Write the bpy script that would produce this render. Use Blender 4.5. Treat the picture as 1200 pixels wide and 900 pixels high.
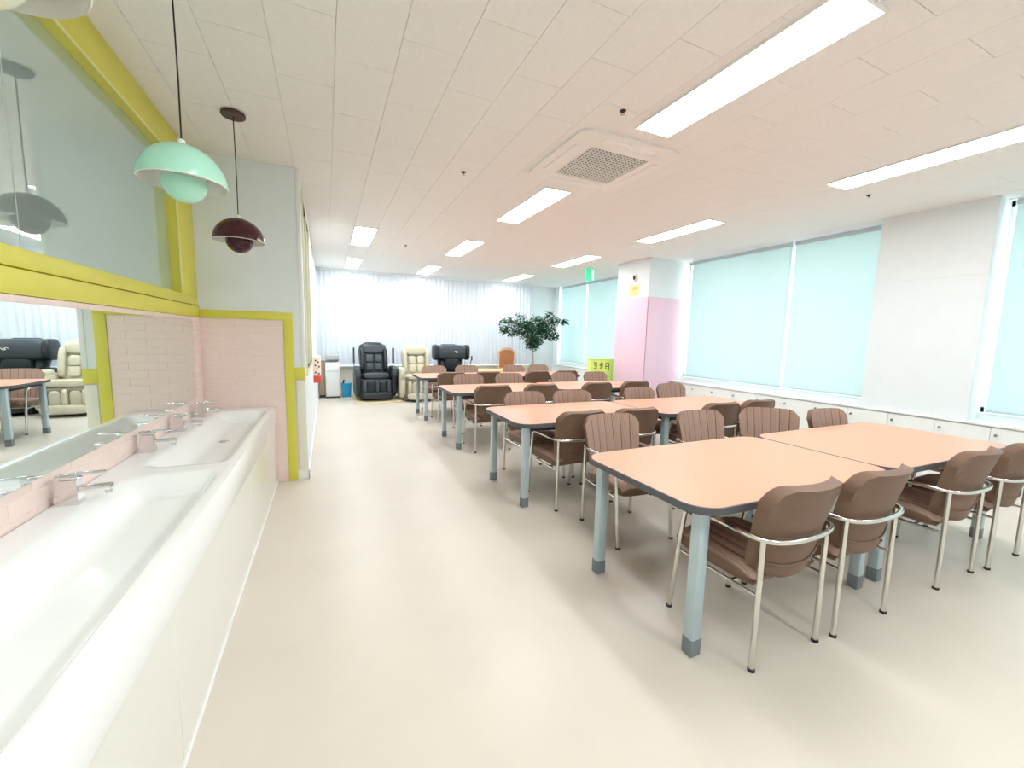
import bpy, bmesh, math, random
from mathutils import Vector, Matrix
random.seed(7)
PI = math.pi
for o in list(bpy.data.objects): bpy.data.objects.remove(o)
S = bpy.context.scene
C = S.collection

# ------------------------------------------------------------------ camera
CAM_H = 1.45
FPX, YAW, PITCH, ROLL = 478.683, 0.42604, 0.113433, -0.023496
fw = Vector((math.sin(YAW)*math.cos(PITCH), math.cos(YAW)*math.cos(PITCH), -math.sin(PITCH)))
rt = Vector((math.cos(YAW), -math.sin(YAW), 0)); dn = fw.cross(rt)
r2 = math.cos(ROLL)*rt + math.sin(ROLL)*dn
d2 = -math.sin(ROLL)*rt + math.cos(ROLL)*dn
cam = bpy.data.cameras.new('camera'); co = bpy.data.objects.new('camera', cam); C.objects.link(co)
cam.sensor_width = 36; cam.sensor_fit = 'HORIZONTAL'; cam.lens = 36*FPX/1200; cam.clip_start = .02
m = Matrix((r2, -d2, -fw)).transposed().to_4x4(); m.translation = (0, 0, CAM_H)
co.matrix_world = m
S.camera = co

# ------------------------------------------------------------------ world, exposure
SKY, LED = 3.2, 20.0
w = bpy.data.worlds.new('sky'); S.world = w; w.use_nodes = True
bg = w.node_tree.nodes['Background']; bg.inputs[0].default_value = (.90, .96, 1, 1); bg.inputs[1].default_value = SKY
vs = S.view_settings; vs.view_transform = 'Standard'; vs.look = 'None'; vs.gamma = 1; vs.exposure = 0.33
vs.use_curve_mapping = False

# ------------------------------------------------------------------ materials
def lin(c):
    return tuple(((v/255)/12.92 if v/255 <= .04045 else ((v/255+.055)/1.055)**2.4) for v in c)
def mat(name, rgb, rough=.5, metal=0., spec=.5, var=0., vscale=8., bump=0., bscale=60., coat=0., emit=0.):
    M = bpy.data.materials.new(name); M.use_nodes = True; nt = M.node_tree; b = nt.nodes['Principled BSDF']
    c = lin(rgb) + (1,)
    b.inputs['Base Color'].default_value = c; b.inputs['Roughness'].default_value = rough
    b.inputs['Metallic'].default_value = metal; b.inputs['Specular IOR Level'].default_value = spec
    if coat: b.inputs['Coat Weight'].default_value = coat; b.inputs['Coat Roughness'].default_value = .08
    if emit: b.inputs['Emission Color'].default_value = c; b.inputs['Emission Strength'].default_value = emit
    if var or bump: tc = nt.nodes.new('ShaderNodeTexCoord')
    if var:
        n = nt.nodes.new('ShaderNodeTexNoise'); n.inputs['Scale'].default_value = vscale; n.inputs['Detail'].default_value = 4
        nt.links.new(tc.outputs['Object'], n.inputs['Vector'])
        r = nt.nodes.new('ShaderNodeValToRGB')
        r.color_ramp.elements[0].position = .3; r.color_ramp.elements[1].position = .7
        r.color_ramp.elements[0].color = tuple(v*(1-var) for v in c[:3]) + (1,)
        r.color_ramp.elements[1].color = tuple(min(1, v*(1+var)) for v in c[:3]) + (1,)
        nt.links.new(n.outputs['Fac'], r.inputs['Fac']); nt.links.new(r.outputs['Color'], b.inputs['Base Color'])
    if bump:
        n2 = nt.nodes.new('ShaderNodeTexNoise'); n2.inputs['Scale'].default_value = bscale
        nt.links.new(tc.outputs['Object'], n2.inputs['Vector'])
        bp = nt.nodes.new('ShaderNodeBump'); bp.inputs['Strength'].default_value = bump; bp.inputs['Distance'].default_value = .01
        nt.links.new(n2.outputs['Fac'], bp.inputs['Height']); nt.links.new(bp.outputs['Normal'], b.inputs['Normal'])
    return M
def translucent(name, rgb, t=.5, weave=0.):
    M = bpy.data.materials.new(name); M.use_nodes = True; nt = M.node_tree; N = nt.nodes
    N.remove(N['Principled BSDF']); out = N['Material Output']
    d = N.new('ShaderNodeBsdfDiffuse'); tr = N.new('ShaderNodeBsdfTranslucent'); mx = N.new('ShaderNodeMixShader')
    c = lin(rgb)+(1,); d.inputs[0].default_value = c; tr.inputs[0].default_value = c; mx.inputs[0].default_value = t
    nt.links.new(d.outputs[0], mx.inputs[1]); nt.links.new(tr.outputs[0], mx.inputs[2]); nt.links.new(mx.outputs[0], out.inputs[0])
    if weave:
        tc = N.new('ShaderNodeTexCoord'); n = N.new('ShaderNodeTexNoise'); n.inputs['Scale'].default_value = 300
        bp = N.new('ShaderNodeBump'); bp.inputs['Strength'].default_value = weave; bp.inputs['Distance'].default_value = .002
        nt.links.new(tc.outputs['Object'], n.inputs['Vector']); nt.links.new(n.outputs['Fac'], bp.inputs['Height'])
        nt.links.new(bp.outputs['Normal'], d.inputs['Normal'])
    return M
def glass(name, tint, refl):
    M = bpy.data.materials.new(name); M.use_nodes = True; nt = M.node_tree; N = nt.nodes
    N.remove(N['Principled BSDF']); out = N['Material Output']
    t = N.new('ShaderNodeBsdfTransparent'); t.inputs[0].default_value = tint+(1,)
    g = N.new('ShaderNodeBsdfGlossy'); g.inputs['Roughness'].default_value = .01; g.inputs[0].default_value = (.9, .95, .95, 1)
    mx = N.new('ShaderNodeMixShader'); mx.inputs[0].default_value = refl
    nt.links.new(t.outputs[0], mx.inputs[1]); nt.links.new(g.outputs[0], mx.inputs[2]); nt.links.new(mx.outputs[0], out.inputs[0])
    return M
def coated(name, rgb, refl, rough=.01, gcol=(.9, .95, .95)):
    M = bpy.data.materials.new(name); M.use_nodes = True; nt = M.node_tree; N = nt.nodes
    N.remove(N['Principled BSDF']); out = N['Material Output']
    d = N.new('ShaderNodeBsdfDiffuse'); d.inputs[0].default_value = lin(rgb)+(1,)
    g = N.new('ShaderNodeBsdfGlossy'); g.inputs['Roughness'].default_value = rough; g.inputs[0].default_value = gcol+(1,)
    mx = N.new('ShaderNodeMixShader'); mx.inputs[0].default_value = refl
    nt.links.new(d.outputs[0], mx.inputs[1]); nt.links.new(g.outputs[0], mx.inputs[2]); nt.links.new(mx.outputs[0], out.inputs[0])
    return M
def stripes(name, a, b_, scale, rough=.8):
    """woven upholstery: fine stripes of two thread colours along the object's X"""
    M = bpy.data.materials.new(name); M.use_nodes = True; nt = M.node_tree; N = nt.nodes; b = N['Principled BSDF']
    tc = N.new('ShaderNodeTexCoord'); wv = N.new('ShaderNodeTexWave'); wv.bands_direction = 'X'
    wv.inputs['Scale'].default_value = scale; wv.inputs['Distortion'].default_value = .4
    r = N.new('ShaderNodeValToRGB'); r.color_ramp.elements[0].color = lin(a)+(1,); r.color_ramp.elements[1].color = lin(b_)+(1,)
    nt.links.new(tc.outputs['Object'], wv.inputs['Vector']); nt.links.new(wv.outputs['Fac'], r.inputs['Fac'])
    nt.links.new(r.outputs['Color'], b.inputs['Base Color']); b.inputs['Roughness'].default_value = rough
    b.inputs['Specular IOR Level'].default_value = .25
    return M
Mt = dict(
    wall=mat('wall_paint', (233, 240, 242), .7, var=.01), ceil=mat('ceiling_tile_board', (243, 242, 239), .9, var=.02, vscale=40, bump=.05, bscale=250),
    ceilback=mat('ceiling_joint', (222, 218, 210), .9), floor=mat('vinyl_floor', (216, 208, 195), .36, var=.035, vscale=1.6, spec=.5),
    cream=mat('cream_panel', (236, 232, 216), .5), pinkpaint=mat('pink_paint', (240, 206, 224), .7),
    yellow=mat('yellow_paint', (222, 215, 84), .45, var=.02, vscale=5), paleyellow=mat('pale_yellow_highlight', (240, 236, 160), .4),
    pinktile=mat('pink_glazed_tile', (245, 222, 213), .22, var=.02, vscale=3), grout=mat('pink_grout', (252, 238, 232), .8),
    creamframe=mat('cream_yellow_frame', (232, 230, 200), .5),
    white=mat('white_laminate', (240, 243, 240), .4), sink=mat('white_acrylic', (250, 253, 253), .2, coat=.3),
    panel=mat('glossy_cream_panel', (234, 234, 226), .14), sill=mat('white_sill', (240, 243, 240), .45),
    chrome=mat('chrome', (225, 225, 225), .12, metal=1), steel=mat('satin_chrome', (222, 220, 214), .22, metal=1),
    mirror=mat('mirror_silver', (240, 250, 248), .0, metal=1), mirroredge=mat('mirror_edge', (170, 200, 195), .2),
    peach=mat('peach_laminate', (227, 160, 128), .33, var=.015, vscale=3), edge=mat('dark_edge_band', (84, 88, 92), .5),
    leg=mat('grey_blue_metal', (186, 204, 210), .35, metal=.35), foot=mat('grey_foot_cap', (120, 130, 134), .5), under=mat('dark_underframe', (52, 54, 56), .6),
    fabric=stripes('brown_striped_fabric', (150, 122, 106), (178, 150, 136), 26), vinyl=mat('brown_vinyl', (122, 95, 78), .5, var=.05, vscale=30, spec=.35),
    seam=mat('dark_brown_seam', (74, 54, 46), .8), rubber=mat('black_rubber', (40, 40, 42), .7),
    blind=translucent('mint_blind_cloth', (224, 242, 241), .35, .2), curtain=translucent('sheer_white_curtain', (224, 230, 237), .08, .1),
    bar=mat('grey_bar', (196, 208, 214), .4), pane=glass('window_pane', (.96, .98, .98), .06), bandglass=coated('blue_grey_coated_glass', (186, 206, 204), .56, .012, (.84, .93, .92)),
    led=mat('led_diffuser', (250, 253, 255), .5, emit=LED), lightframe=mat('white_light_frame', (245, 246, 245), .5),
    mint=mat('mint_enamel', (186, 243, 220), .2), maroon=mat('maroon_enamel', (66, 18, 30), .15), creamlamp=mat('cream_enamel', (232, 234, 206), .2),
    lampwhite=mat('white_enamel', (245, 243, 238), .3), canopy=mat('dark_brown_canopy', (72, 38, 36), .4), cord=mat('black_cord', (28, 26, 26), .6),
    grille=mat('dark_grille_void', (40, 40, 40), .8), acwhite=mat('ac_white', (244, 243, 240), .5),
    black=mat('black_leather', (34, 40, 46), .35, var=.1, vscale=20, spec=.5), blackg=mat('grey_black_leather', (62, 72, 80), .4, var=.06, vscale=18),
    blackdeep=mat('deep_black_plastic', (26, 30, 34), .4), beige=mat('beige_leather', (206, 200, 178), .4, var=.04, vscale=14), beiged=mat('beige_seam', (122, 112, 92), .6),
    wood=mat('light_wood', (236, 196, 140), .5, var=.06, vscale=6), orangewood=mat('orange_wood', (196, 128, 84), .5, var=.08, vscale=10),
    woodmat=mat('wood_tone_mat', (226, 208, 170), .6, var=.05), lime=mat('lime_plastic', (222, 242, 126), .45), glyph=mat('dark_green_print', (60, 70, 20), .7),
    leaf=mat('dark_green_leaf', (34, 84, 52), .45, var=.35, vscale=5), bark=mat('pale_bark', (170, 158, 144), .8, var=.1), pot=mat('white_pot', (230, 230, 226), .5), soil=mat('soil', (70, 52, 40), .9),
    exit=mat('exit_sign_green', (70, 200, 150), .4, emit=.5), exitw=mat('exit_sign_white', (226, 255, 246), .4, emit=1.),
    blue=mat('blue_plastic', (40, 160, 206), .35), red=mat('red_print', (220, 84, 72), .6), paper=mat('cream_notice_paper', (250, 226, 208), .7), ink=mat('dark_ink', (50, 46, 46), .7),
    brown=mat('beige_brown_panel', (176, 160, 138), .6), greytop=mat('grey_plastic', (190, 196, 194), .5), dark=mat('dark_plastic', (60, 62, 66), .5),
    yellownote=mat('yellow_notice', (244, 234, 150), .7), alarm=mat('alarm_white', (246, 238, 232), .4), outside=mat('window_frame_white', (236, 240, 240), .5),
)

# ------------------------------------------------------------------ mesh helpers
class MB:
    def __init__(s): s.v = []; s.f = []; s.m = []; s.flat = set()
    def add(s, vs, fs, mi=0, flat=False):
        k = len(s.v); s.v += [tuple(p) for p in vs]; s.f += [tuple(i+k for i in f) for f in fs]; s.m += [mi]*len(fs)
        if flat: s.flat.update(range(len(s.f)-len(fs), len(s.f)))
        return s
    def box(s, x0, x1, y0, y1, z0, z1, mi=0):
        return s.add([(x0,y0,z0),(x1,y0,z0),(x1,y1,z0),(x0,y1,z0),(x0,y0,z1),(x1,y0,z1),(x1,y1,z1),(x0,y1,z1)],
                     [(0,3,2,1),(4,5,6,7),(0,1,5,4),(1,2,6,5),(2,3,7,6),(3,0,4,7)], mi)
    def rbox(s, x0, x1, y0, y1, z0, z1, b=.01, seg=2, mi=0):
        bm = bmesh.new(); bmesh.ops.create_cube(bm, size=1)
        for v in bm.verts: v.co = Vector(((x0+x1)/2+v.co.x*(x1-x0), (y0+y1)/2+v.co.y*(y1-y0), (z0+z1)/2+v.co.z*(z1-z0)))
        b = min(b, .49*min(x1-x0, y1-y0, z1-z0))
        bmesh.ops.bevel(bm, geom=list(bm.edges), offset=b, segments=seg, profile=.5, affect='EDGES')
        bm.verts.index_update(); s.add([v.co.copy() for v in bm.verts], [[v.index for v in f.verts] for f in bm.faces], mi, True); bm.free(); return s
    def tube(s, pts, r, n=8, mi=0, smooth=True, taper=None):
        P = [Vector(p) for p in pts]
        k = len(s.v); up = None
        for i, p in enumerate(P):
            t = (P[min(i+1, len(P)-1)]-P[max(i-1, 0)]).normalized()
            if up is None: up = t.orthogonal().normalized()
            else: up = (up-t*up.dot(t)).normalized()
            sd = t.cross(up); rr = taper[i] if taper else r
            for j in range(n): a = 2*PI*j/n; s.v.append(tuple(p+(up*math.cos(a)+sd*math.sin(a))*rr))
        for i in range(len(P)-1):
            for j in range(n): s.f.append((k+i*n+j, k+i*n+(j+1)%n, k+(i+1)*n+(j+1)%n, k+(i+1)*n+j)); s.m.append(mi)
        s.f.append(tuple(k+j for j in reversed(range(n)))); s.m.append(mi)
        s.f.append(tuple(k+(len(P)-1)*n+j for j in range(n))); s.m.append(mi); return s
    def lathe(s, prof, n=24, c=(0,0,0), mi=0):
        k = len(s.v)
        for r, z in prof:
            for j in range(n): a = 2*PI*j/n; s.v.append((c[0]+r*math.cos(a), c[1]+r*math.sin(a), c[2]+z))
        for i in range(len(prof)-1):
            for j in range(n): s.f.append((k+i*n+j, k+i*n+(j+1)%n, k+(i+1)*n+(j+1)%n, k+(i+1)*n+j)); s.m.append(mi)
        return s
    def prism(s, out, z0, z1, mi=0):
        n = len(out); k = len(s.v)
        s.v += [(x, y, z0) for x, y in out]+[(x, y, z1) for x, y in out]
        s.f += [tuple(k+i for i in reversed(range(n))), tuple(k+n+i for i in range(n))]; s.m += [mi]*2
        for i in range(n): j = (i+1) % n; s.f.append((k+i, k+j, k+n+j, k+n+i)); s.m.append(mi)
        return s
    def puff(s, c, h, e=.5, nu=20, nv=12, mi=0, rx=0., rz=0.):
        """superellipsoid cushion: centre c, half sizes h, squareness e (small = boxy)"""
        k = len(s.v); sg = lambda t, p: math.copysign(abs(t)**p, t)
        M3 = Matrix.Rotation(rz, 3, 'Z') @ Matrix.Rotation(rx, 3, 'X')
        for i in range(nv+1):
            a = -PI/2+PI*i/nv
            for j in range(nu):
                b = 2*PI*j/nu
                q = M3 @ Vector((h[0]*sg(math.cos(a), e)*sg(math.cos(b), e), h[1]*sg(math.cos(a), e)*sg(math.sin(b), e), h[2]*sg(math.sin(a), e)))
                s.v.append((c[0]+q.x, c[1]+q.y, c[2]+q.z))
        for i in range(nv):
            for j in range(nu): s.f.append((k+i*nu+j, k+i*nu+(j+1)%nu, k+(i+1)*nu+(j+1)%nu, k+(i+1)*nu+j)); s.m.append(mi)
        return s
    def mesh(s, name, mats, ang=38):
        me = bpy.data.meshes.new(name); me.from_pydata(s.v, [], s.f)
        for q in (mats if isinstance(mats, (list, tuple)) else [mats]): me.materials.append(Mt[q])
        me.polygons.foreach_set('material_index', s.m)
        me.polygons.foreach_set('use_smooth', [i not in s.flat for i in range(len(s.f))])
        bm = bmesh.new(); bm.from_mesh(me)
        bmesh.ops.remove_doubles(bm, verts=bm.verts, dist=1e-5)
        bmesh.ops.recalc_face_normals(bm, faces=bm.faces); bm.to_mesh(me); bm.free()
        me.set_sharp_from_angle(angle=math.radians(ang)); me.update()
        return me
    def build(s, name, mats, parent=None, ang=38): return link(name, s.mesh(name, mats, ang), parent)
def link(name, data, parent=None, loc=None):
    o = bpy.data.objects.new(name, data); C.objects.link(o)
    if parent: o.parent = parent
    if loc: o.location = loc
    return o
def tag(o, label, cat, group=None):
    o['label'] = label; o['category'] = cat
    if group: o['group'] = group
    return o
def thing(name, label, cat, loc=(0,0,0), rz=0., group=None):
    o = link(name, None, None, loc); o.rotation_euler = (0, 0, rz); return tag(o, label, cat, group)
def struct(o, label=None):
    o['kind'] = 'structure'
    if label: o['label'] = label
    return o
def copy_tree(o, parent=None):
    c = o.copy(); C.objects.link(c); c.parent = parent
    for ch in list(o.children): copy_tree(ch, c)
    return c
def smooth_path(pts, n=6):
    P = [Vector(p) for p in pts]; Q = [P[0]+(P[0]-P[1])]+P+[P[-1]+(P[-1]-P[-2])]; out = []
    for i in range(1, len(Q)-2):
        for k in range(n):
            t = k/n; a, b, c, d = Q[i-1], Q[i], Q[i+1], Q[i+2]
            out.append(.5*((2*b)+(c-a)*t+(2*a-5*b+4*c-d)*t*t+(3*b-a-3*c+d)*t**3))
    out.append(P[-1]); return out
def round_rect(x0, x1, y0, y1, r, seg=6, bulge=0.):
    out = []
    for cx, cy, a0 in ((x1-r, y0+r, -PI/2), (x1-r, y1-r, 0), (x0+r, y1-r, PI/2), (x0+r, y0+r, PI)):
        for k in range(seg+1): a = a0+PI/2*k/seg; out.append((cx+r*math.cos(a), cy+r*math.sin(a)))
    if bulge:
        mx, my, hx, hy = (x0+x1)/2, (y0+y1)/2, (x1-x0)/2, (y1-y0)/2; o2 = []
        n = len(out)
        for i in range(n):
            a, b = Vector(out[i]), Vector(out[(i+1) % n]); st = 8 if (b-a).length > r else 1
            for k in range(st):
                p = a.lerp(b, k/st); u, v = (p.x-mx)/hx, (p.y-my)/hy
                o2.append((p.x, p.y+bulge*(1-u*u)*math.copysign(abs(v)**4, v)))
        out = o2
    return out

# ------------------------------------------------------------------ room dimensions
XL, XS, XR = -1.02, -.20, 6.20          # sink wall, corridor side wall, blind plane
YP, YB, YF = 4.43, 10.75, -2.4          # partition, far wall, wall behind the camera
ZC = 2.95

# floor, ceiling
struct(MB().box(XL-.3, XR+.4, YF-.2, YB+.4, -.12, 0).build('floor', 'floor'), 'beige vinyl floor with a soft shine')
ceil = struct(MB().box(XL-.3, XR+.4, YF-.2, YB+.4, ZC+.004, ZC+.12).build('ceiling', 'ceilback'), 'ceiling of off-white staggered boards')
TW, TL, G = .311, .615, .0022
tiles = []
k0 = int(math.floor((XL-.08)/TW))-1
for k in range(k0, 22):
    x0 = .08+k*TW-TW
    if x0+TW < XL or x0 > XR+.1: continue
    off = 2.305+(TL/2 if k % 2 else 0)
    j = int((YF-off)/TL)-1
    while off+j*TL < YB:
        y0 = off+j*TL; j += 1
        xa, xb, ya, yb = max(x0, XL-.05), min(x0+TW, XR+.12), max(y0, YF), min(y0+TL, YB+.05)
        if xb-xa < .03 or yb-ya < .03: continue
        cx, cy = (xa+xb)/2, (ya+yb)/2
        v = Vector((cx, cy, ZC-CAM_H)); d = v.dot(fw)
        ok = d > .2 and abs(v.dot(r2)/d) < 600/FPX+.15 and abs(v.dot(d2)/d) < 450/FPX+.15
        tiles.append((0 if ok else 1, v.length, xa, xb, ya, yb))
tiles.sort(); tile_mesh = {}; rest = MB()
for i, (_, _, xa, xb, ya, yb) in enumerate(tiles):
    a, b = (xb-xa)/2-G/2, (yb-ya)/2-G/2
    if i < 300:
        key = (round(a, 3), round(b, 3))
        if key not in tile_mesh: tile_mesh[key] = MB().box(-a, a, -b, b, -.004, .004).mesh('ceiling_board', 'ceil')
        link('ceiling_board', tile_mesh[key], ceil, ((xa+xb)/2, (ya+yb)/2, ZC))
    else: rest.box(xa+G/2, xb-G/2, ya+G/2, yb-G/2, ZC-.004, ZC+.004)
o = rest.build('ceiling_board_field', 'ceil', ceil); o['kind'] = 'stuff'

# walls
struct(MB().box(XL-.25, XL-.08, YF-.2, YP, 0, ZC).box(XL-.08, XL, YF-.2, YP, 0, 1.56).build('wall_left', 'wall'), 'sink wall behind mirror and pink tiles')
struct(MB().box(XL-.25, XR+.4, YF-.2, YF, 0, ZC).build('wall_front', 'wall'))
part_ = struct(MB().box(XL-.25, XS, YP, YP+.14, 0, ZC).build('wall_partition', 'wall'), 'white end wall beyond the sinks')
side = struct(MB().box(XS-.14, XS, YP+.14, YB, 0, 1.0).box(XS-.14, XS, YP+.14, YB, 2.86, ZC).box(XS-.14, XS, YP+.14, 4.72, 1.0, 2.86)
       .box(XS-.14, XS, 6.35, YB, 1.0, 2.86).box(XS-.14, XS-.1, 4.72, 6.35, 1.0, 2.86).build('wall_side', 'wall'), 'corridor side wall running to the far window')
back = MB().box(XS-.14, XR+.4, YB, YB+.2, 0, .68).box(XS-.14, XR+.4, YB, YB+.2, 2.86, ZC).box(XS-.14, .0, YB, YB+.2, .68, 2.86).box(5.35, XR+.4, YB, YB+.2, .68, 2.86)
struct(back.build('wall_back', 'wall'), 'far wall behind the sheer curtain')
rw = MB().box(XR+.06, XR+.3, YF, YB, 0, .78).box(XR+.06, XR+.3, YF, YB, 2.93, ZC).box(XR, XR+.3, 10.48, YB, 0, ZC).box(XR+.06, XR+.3, 5.88, 6.77, .78, 2.93)
rw.box(XR+.06, XR+.3, 1.86, 2.80, .78, 2.93).box(XR+.06, XR+.3, YF, -1.4, .78, 2.93)
struct(rw.build('wall_right', 'wall'), 'window wall with white piers')
c1 = struct(MB().box(5.35, XR+.06, 5.88, 6.77, 0, ZC).build('pillar', 'wall'), 'square pillar painted white above pink')
for nm, a in (('pink_paint_panel', (5.344, 5.35, 5.874, 6.77)), ('pink_paint_panel', (5.344, XR+.0, 5.874, 5.88))):
    MB().box(*a, 0.0, 2.245).build(nm, 'pinkpaint', c1)
c2 = struct(MB().box(6.05, XR+.06, 1.86, 2.80, .706, 2.19).box(6.05, XR+.06, 1.86, 2.80, 2.2, ZC).box(6.056, XR+.06, 1.866, 2.794, 2.19, 2.2).build('wall_pier', 'wall'), 'white pier between window blinds')
bb = struct(MB().rbox(-.29, XS+.012, YP-.012, YP, 0, .1, .003).rbox(XS, XS+.012, YP-.012, YB, 0, .1, .003).build('baseboard_side', 'white'))
# far window ledge, low heater cover, skirting
struct(MB().rbox(XS, 5.4, YB-.12, YB, .64, .68, .006).build('trim_1', 'sill'), 'ledge below the sheer curtain')
struct(MB().box(XS, 5.6, YB-.05, YB, 0, .64).build('trim_2', 'cream'), 'cream panel below the far window ledge')

# right and far windows: frame, mullions and panes
def window(name, along, lo, hi, pos, z0, z1, parts, label):
    f = MB(); t = .05
    def b(m_, a0, a1, q0, q1, za, zb): m_.box(q0, q1, a0, a1, za, zb) if along == 'y' else m_.box(a0, a1, q0, q1, za, zb)
    b(f, lo, hi, pos, pos+.06, z0, z0+t); b(f, lo, hi, pos, pos+.06, z1-t, z1)
    for i in range(parts+1):
        c = lo+(hi-lo)*i/parts; b(f, max(lo, c-t/2), min(hi, c+t/2), pos, pos+.06, z0, z1)
    o = struct(f.build(name, 'outside'), label)
    for i in range(parts):
        a, c = lo+(hi-lo)*i/parts, lo+(hi-lo)*(i+1)/parts
        g = MB(); b(g, a, c, pos+.028, pos+.034, z0, z1); g.build('pane', 'pane', o)
window('window_2', 'y', 2.80, 5.88, XR+.14, .78, 2.93, 2, 'window behind the middle pair of mint blinds')
window('window_3', 'y', -1.40, 1.86, XR+.14, .78, 2.93, 2, 'window behind the mint blind right of the pier')
window('window_4', 'y', 6.77, 10.48, XR+.14, .78, 2.93, 2, 'window behind the far mint blinds')
window('window_5', 'x', 0.0, 5.35, YB+.1, .68, 2.86, 4, 'wide window behind the sheer curtain')
# side-wall interior window with a yellow frame
wf = MB()
for a in ((4.72, 6.35, 1.0, 1.07), (4.72, 6.35, 2.79, 2.86), (4.72, 4.80, 1.07, 2.79), (6.27, 6.35, 1.07, 2.79), (5.50, 5.56, 1.07, 2.79)): wf.rbox(XS-.1, XS+.015, *a, .004)
o = struct(wf.build('window_6', 'creamframe'), 'yellow framed interior window in the corridor wall')
for a in ((4.80, 5.50), (5.56, 6.27)): MB().box(XS-.05, XS-.044, *a, 1.07, 2.79).build('pane', 'bandglass', o)

# glazed band above the sinks: yellow frame with coated glass
y0, y1 = -.6, 4.43
o = struct(MB().rbox(XL-.079, XL+.004, y0, y1, 1.662, 1.735, .004).build('window_1', 'yellow'), 'yellow framed band of coated glass above the sinks')
for a in ((y0, y1, 2.745, ZC-.005, .004), (4.03, y1, 1.735, 2.745, .004), (y0, y1, 1.562, 1.656, .012), (y0, y0+.1, 1.735, 2.745, .004)): MB().rbox(XL-.079, XL+a[4], *a[:4], .004).build('frame_board', 'yellow', o)
MB().rbox(XL-.004, XL+.007, y0, 4.03, 2.738, 2.748, .003).rbox(XL-.004, XL+.007, 4.024, 4.034, 1.735, 2.748, .003).build('edge_highlight', 'paleyellow', o)  # frame's edge highlight, put into the pale colour of a thin strip
for a in ((y0+.1, 2.297), (2.303, 4.03)): MB().box(XL-.070, XL-.064, *a, 1.735, 2.745).build('pane', 'bandglass', o)
MB().box(XL-.070, XL-.0635, 2.297, 2.303, 1.735, 2.745).build('sealant_joint', 'greytop', o)

# pink tile cladding: end wall, and the sink wall around the mirror
struct(MB().box(XL, -.37, YP-.006, YP, 0, 1.56).box(XL, XL+.006, -.6, YP-.006, .7, 1.56).build('trim_3', 'grout'), 'pink tile cladding round the sinks')
clad = bpy.data.objects['trim_3']
TH, TWD, g = .0655, .262, .0028
rows = 24; tm = {}
def tile(w_, h_, loc, wall):
    key = (round(w_, 3), round(h_, 3), wall)
    if key not in tm:
        q = MB()
        if wall == 'end': q.rbox(-w_/2, w_/2, -.004, .004, -h_/2, h_/2, .0015, 1)
        else: q.rbox(-.004, .004, -w_/2, w_/2, -h_/2, h_/2, .0015, 1)
        tm[key] = q.mesh('tile', 'pinktile')
    link('tile', tm[key], clad, loc)
for r in range(rows):
    za, zb = 1.56-(r+1)*TH, 1.56-r*TH
    if zb < .03: break
    za = max(za, 0); xx = XL+.006-(TWD/2 if r % 2 else 0)
    while xx < -.37:
        a, b = max(xx, XL+.006), min(xx+TWD, -.37)
        if b-a > .03: tile(b-a-g, zb-za-g, ((a+b)/2, YP-.0045, (za+zb)/2), 'end')
        xx += TWD
for r in range(13):
    za, zb = 1.56-(r+1)*TH, 1.56-r*TH
    yy = YP-.012+(TWD/2 if r % 2 else 0)
    while yy > .9:
        b, a = min(yy, YP-.012), yy-TWD
        hidden = a > 1.0 and b < 4.10 and za > .89 and zb < 1.52
        if not hidden and b-a > .03: tile(b-a-g, zb-za-g, (XL+.0045, (a+b)/2, (za+zb)/2), 'sink')
        yy -= TWD
# yellow strips on the end wall, white dado
struct(MB().rbox(XL, -.29, YP-.016, YP, 1.56, 1.632, .003).rbox(-.37, -.29, YP-.016, YP, 0, 1.56, .003).rbox(-.29, XS+.004, YP-.016, YP, .995, 1.115, .003).build('trim_4', 'yellow'), 'yellow strip edging the pink tiles')
struct(MB().rbox(-.28, XS, YP-.008, YP, .1, .985, .003).build('trim_5', 'cream'), 'cream dado panel beside the yellow strip')
struct(MB().rbox(XS-.03, XS+.006, YP-.006, YP+.03, 1.115, ZC-.01, .003).build('trim_6', 'white'), 'white corner guard on the end wall')

# ------------------------------------------------------------------ sink counter, mirror, faucets
ZT, XF = .745, -.462
def sst(a, b, t): t = min(1, max(0, (t-a)/(b-a))); return t*t*(3-2*t)
sk = MB(); nx, ny = 36, 150; ya, yb = .15, YP-.013
for i in range(ny+1):
    y = ya+(yb-ya)*i/ny
    for j in range(nx+1):
        x = XL+.012+(XF-XL-.012)*j/nx
        bx_ = sst(-.905, -.74, x)*(1-sst(-.575, -.505, x))
        by_ = max(sst(2.60, 2.72, y)*(1-sst(4.14, 4.26, y)), sst(.30, .42, y)*(1-sst(2.34, 2.46, y)))
        sk.v.append((x, y, ZT-.085*bx_*by_-.004*sst(XF-.012, XF, x)))
for i in range(ny):
    for j in range(nx): q = i*(nx+1)+j; sk.f.append((q, q+1, q+nx+2, q+nx+1)); sk.m.append(0)
counter = thing('sink_counter', 'long white double trough sink counter below the mirror', 'sink', ((XL+XF)/2, 2.2, 0))
inv = Matrix.Translation((-(XL+XF)/2, -2.2, 0))
def under(o, par): o.parent = par; o.matrix_parent_inverse = Matrix.Translation(par.location).inverted(); return o
under(sk.build('basin_top', 'sink', None, 60), counter)
under(MB().rbox(XF-.03, XF+.004, ya, yb, .567, ZT-.003, .006).build('apron', 'sink'), counter)
under(MB().box(XL+.012, XF-.03, ya, ya+.02, .0, ZT-.005).build('end_panel', 'panel'), counter)
pb = [ya, 1.545, 2.99, yb]
for a, b in zip(pb, pb[1:]): under(MB().rbox(XF-.03, XF-.008, a+.0015, b-.0015, .0, .567, .002, 1).build('front_panel', 'panel'), counter)
under(MB().box(XF-.009, XF-.001, ya, yb, 0, .012).build('floor_bead', 'white'), counter)
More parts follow.
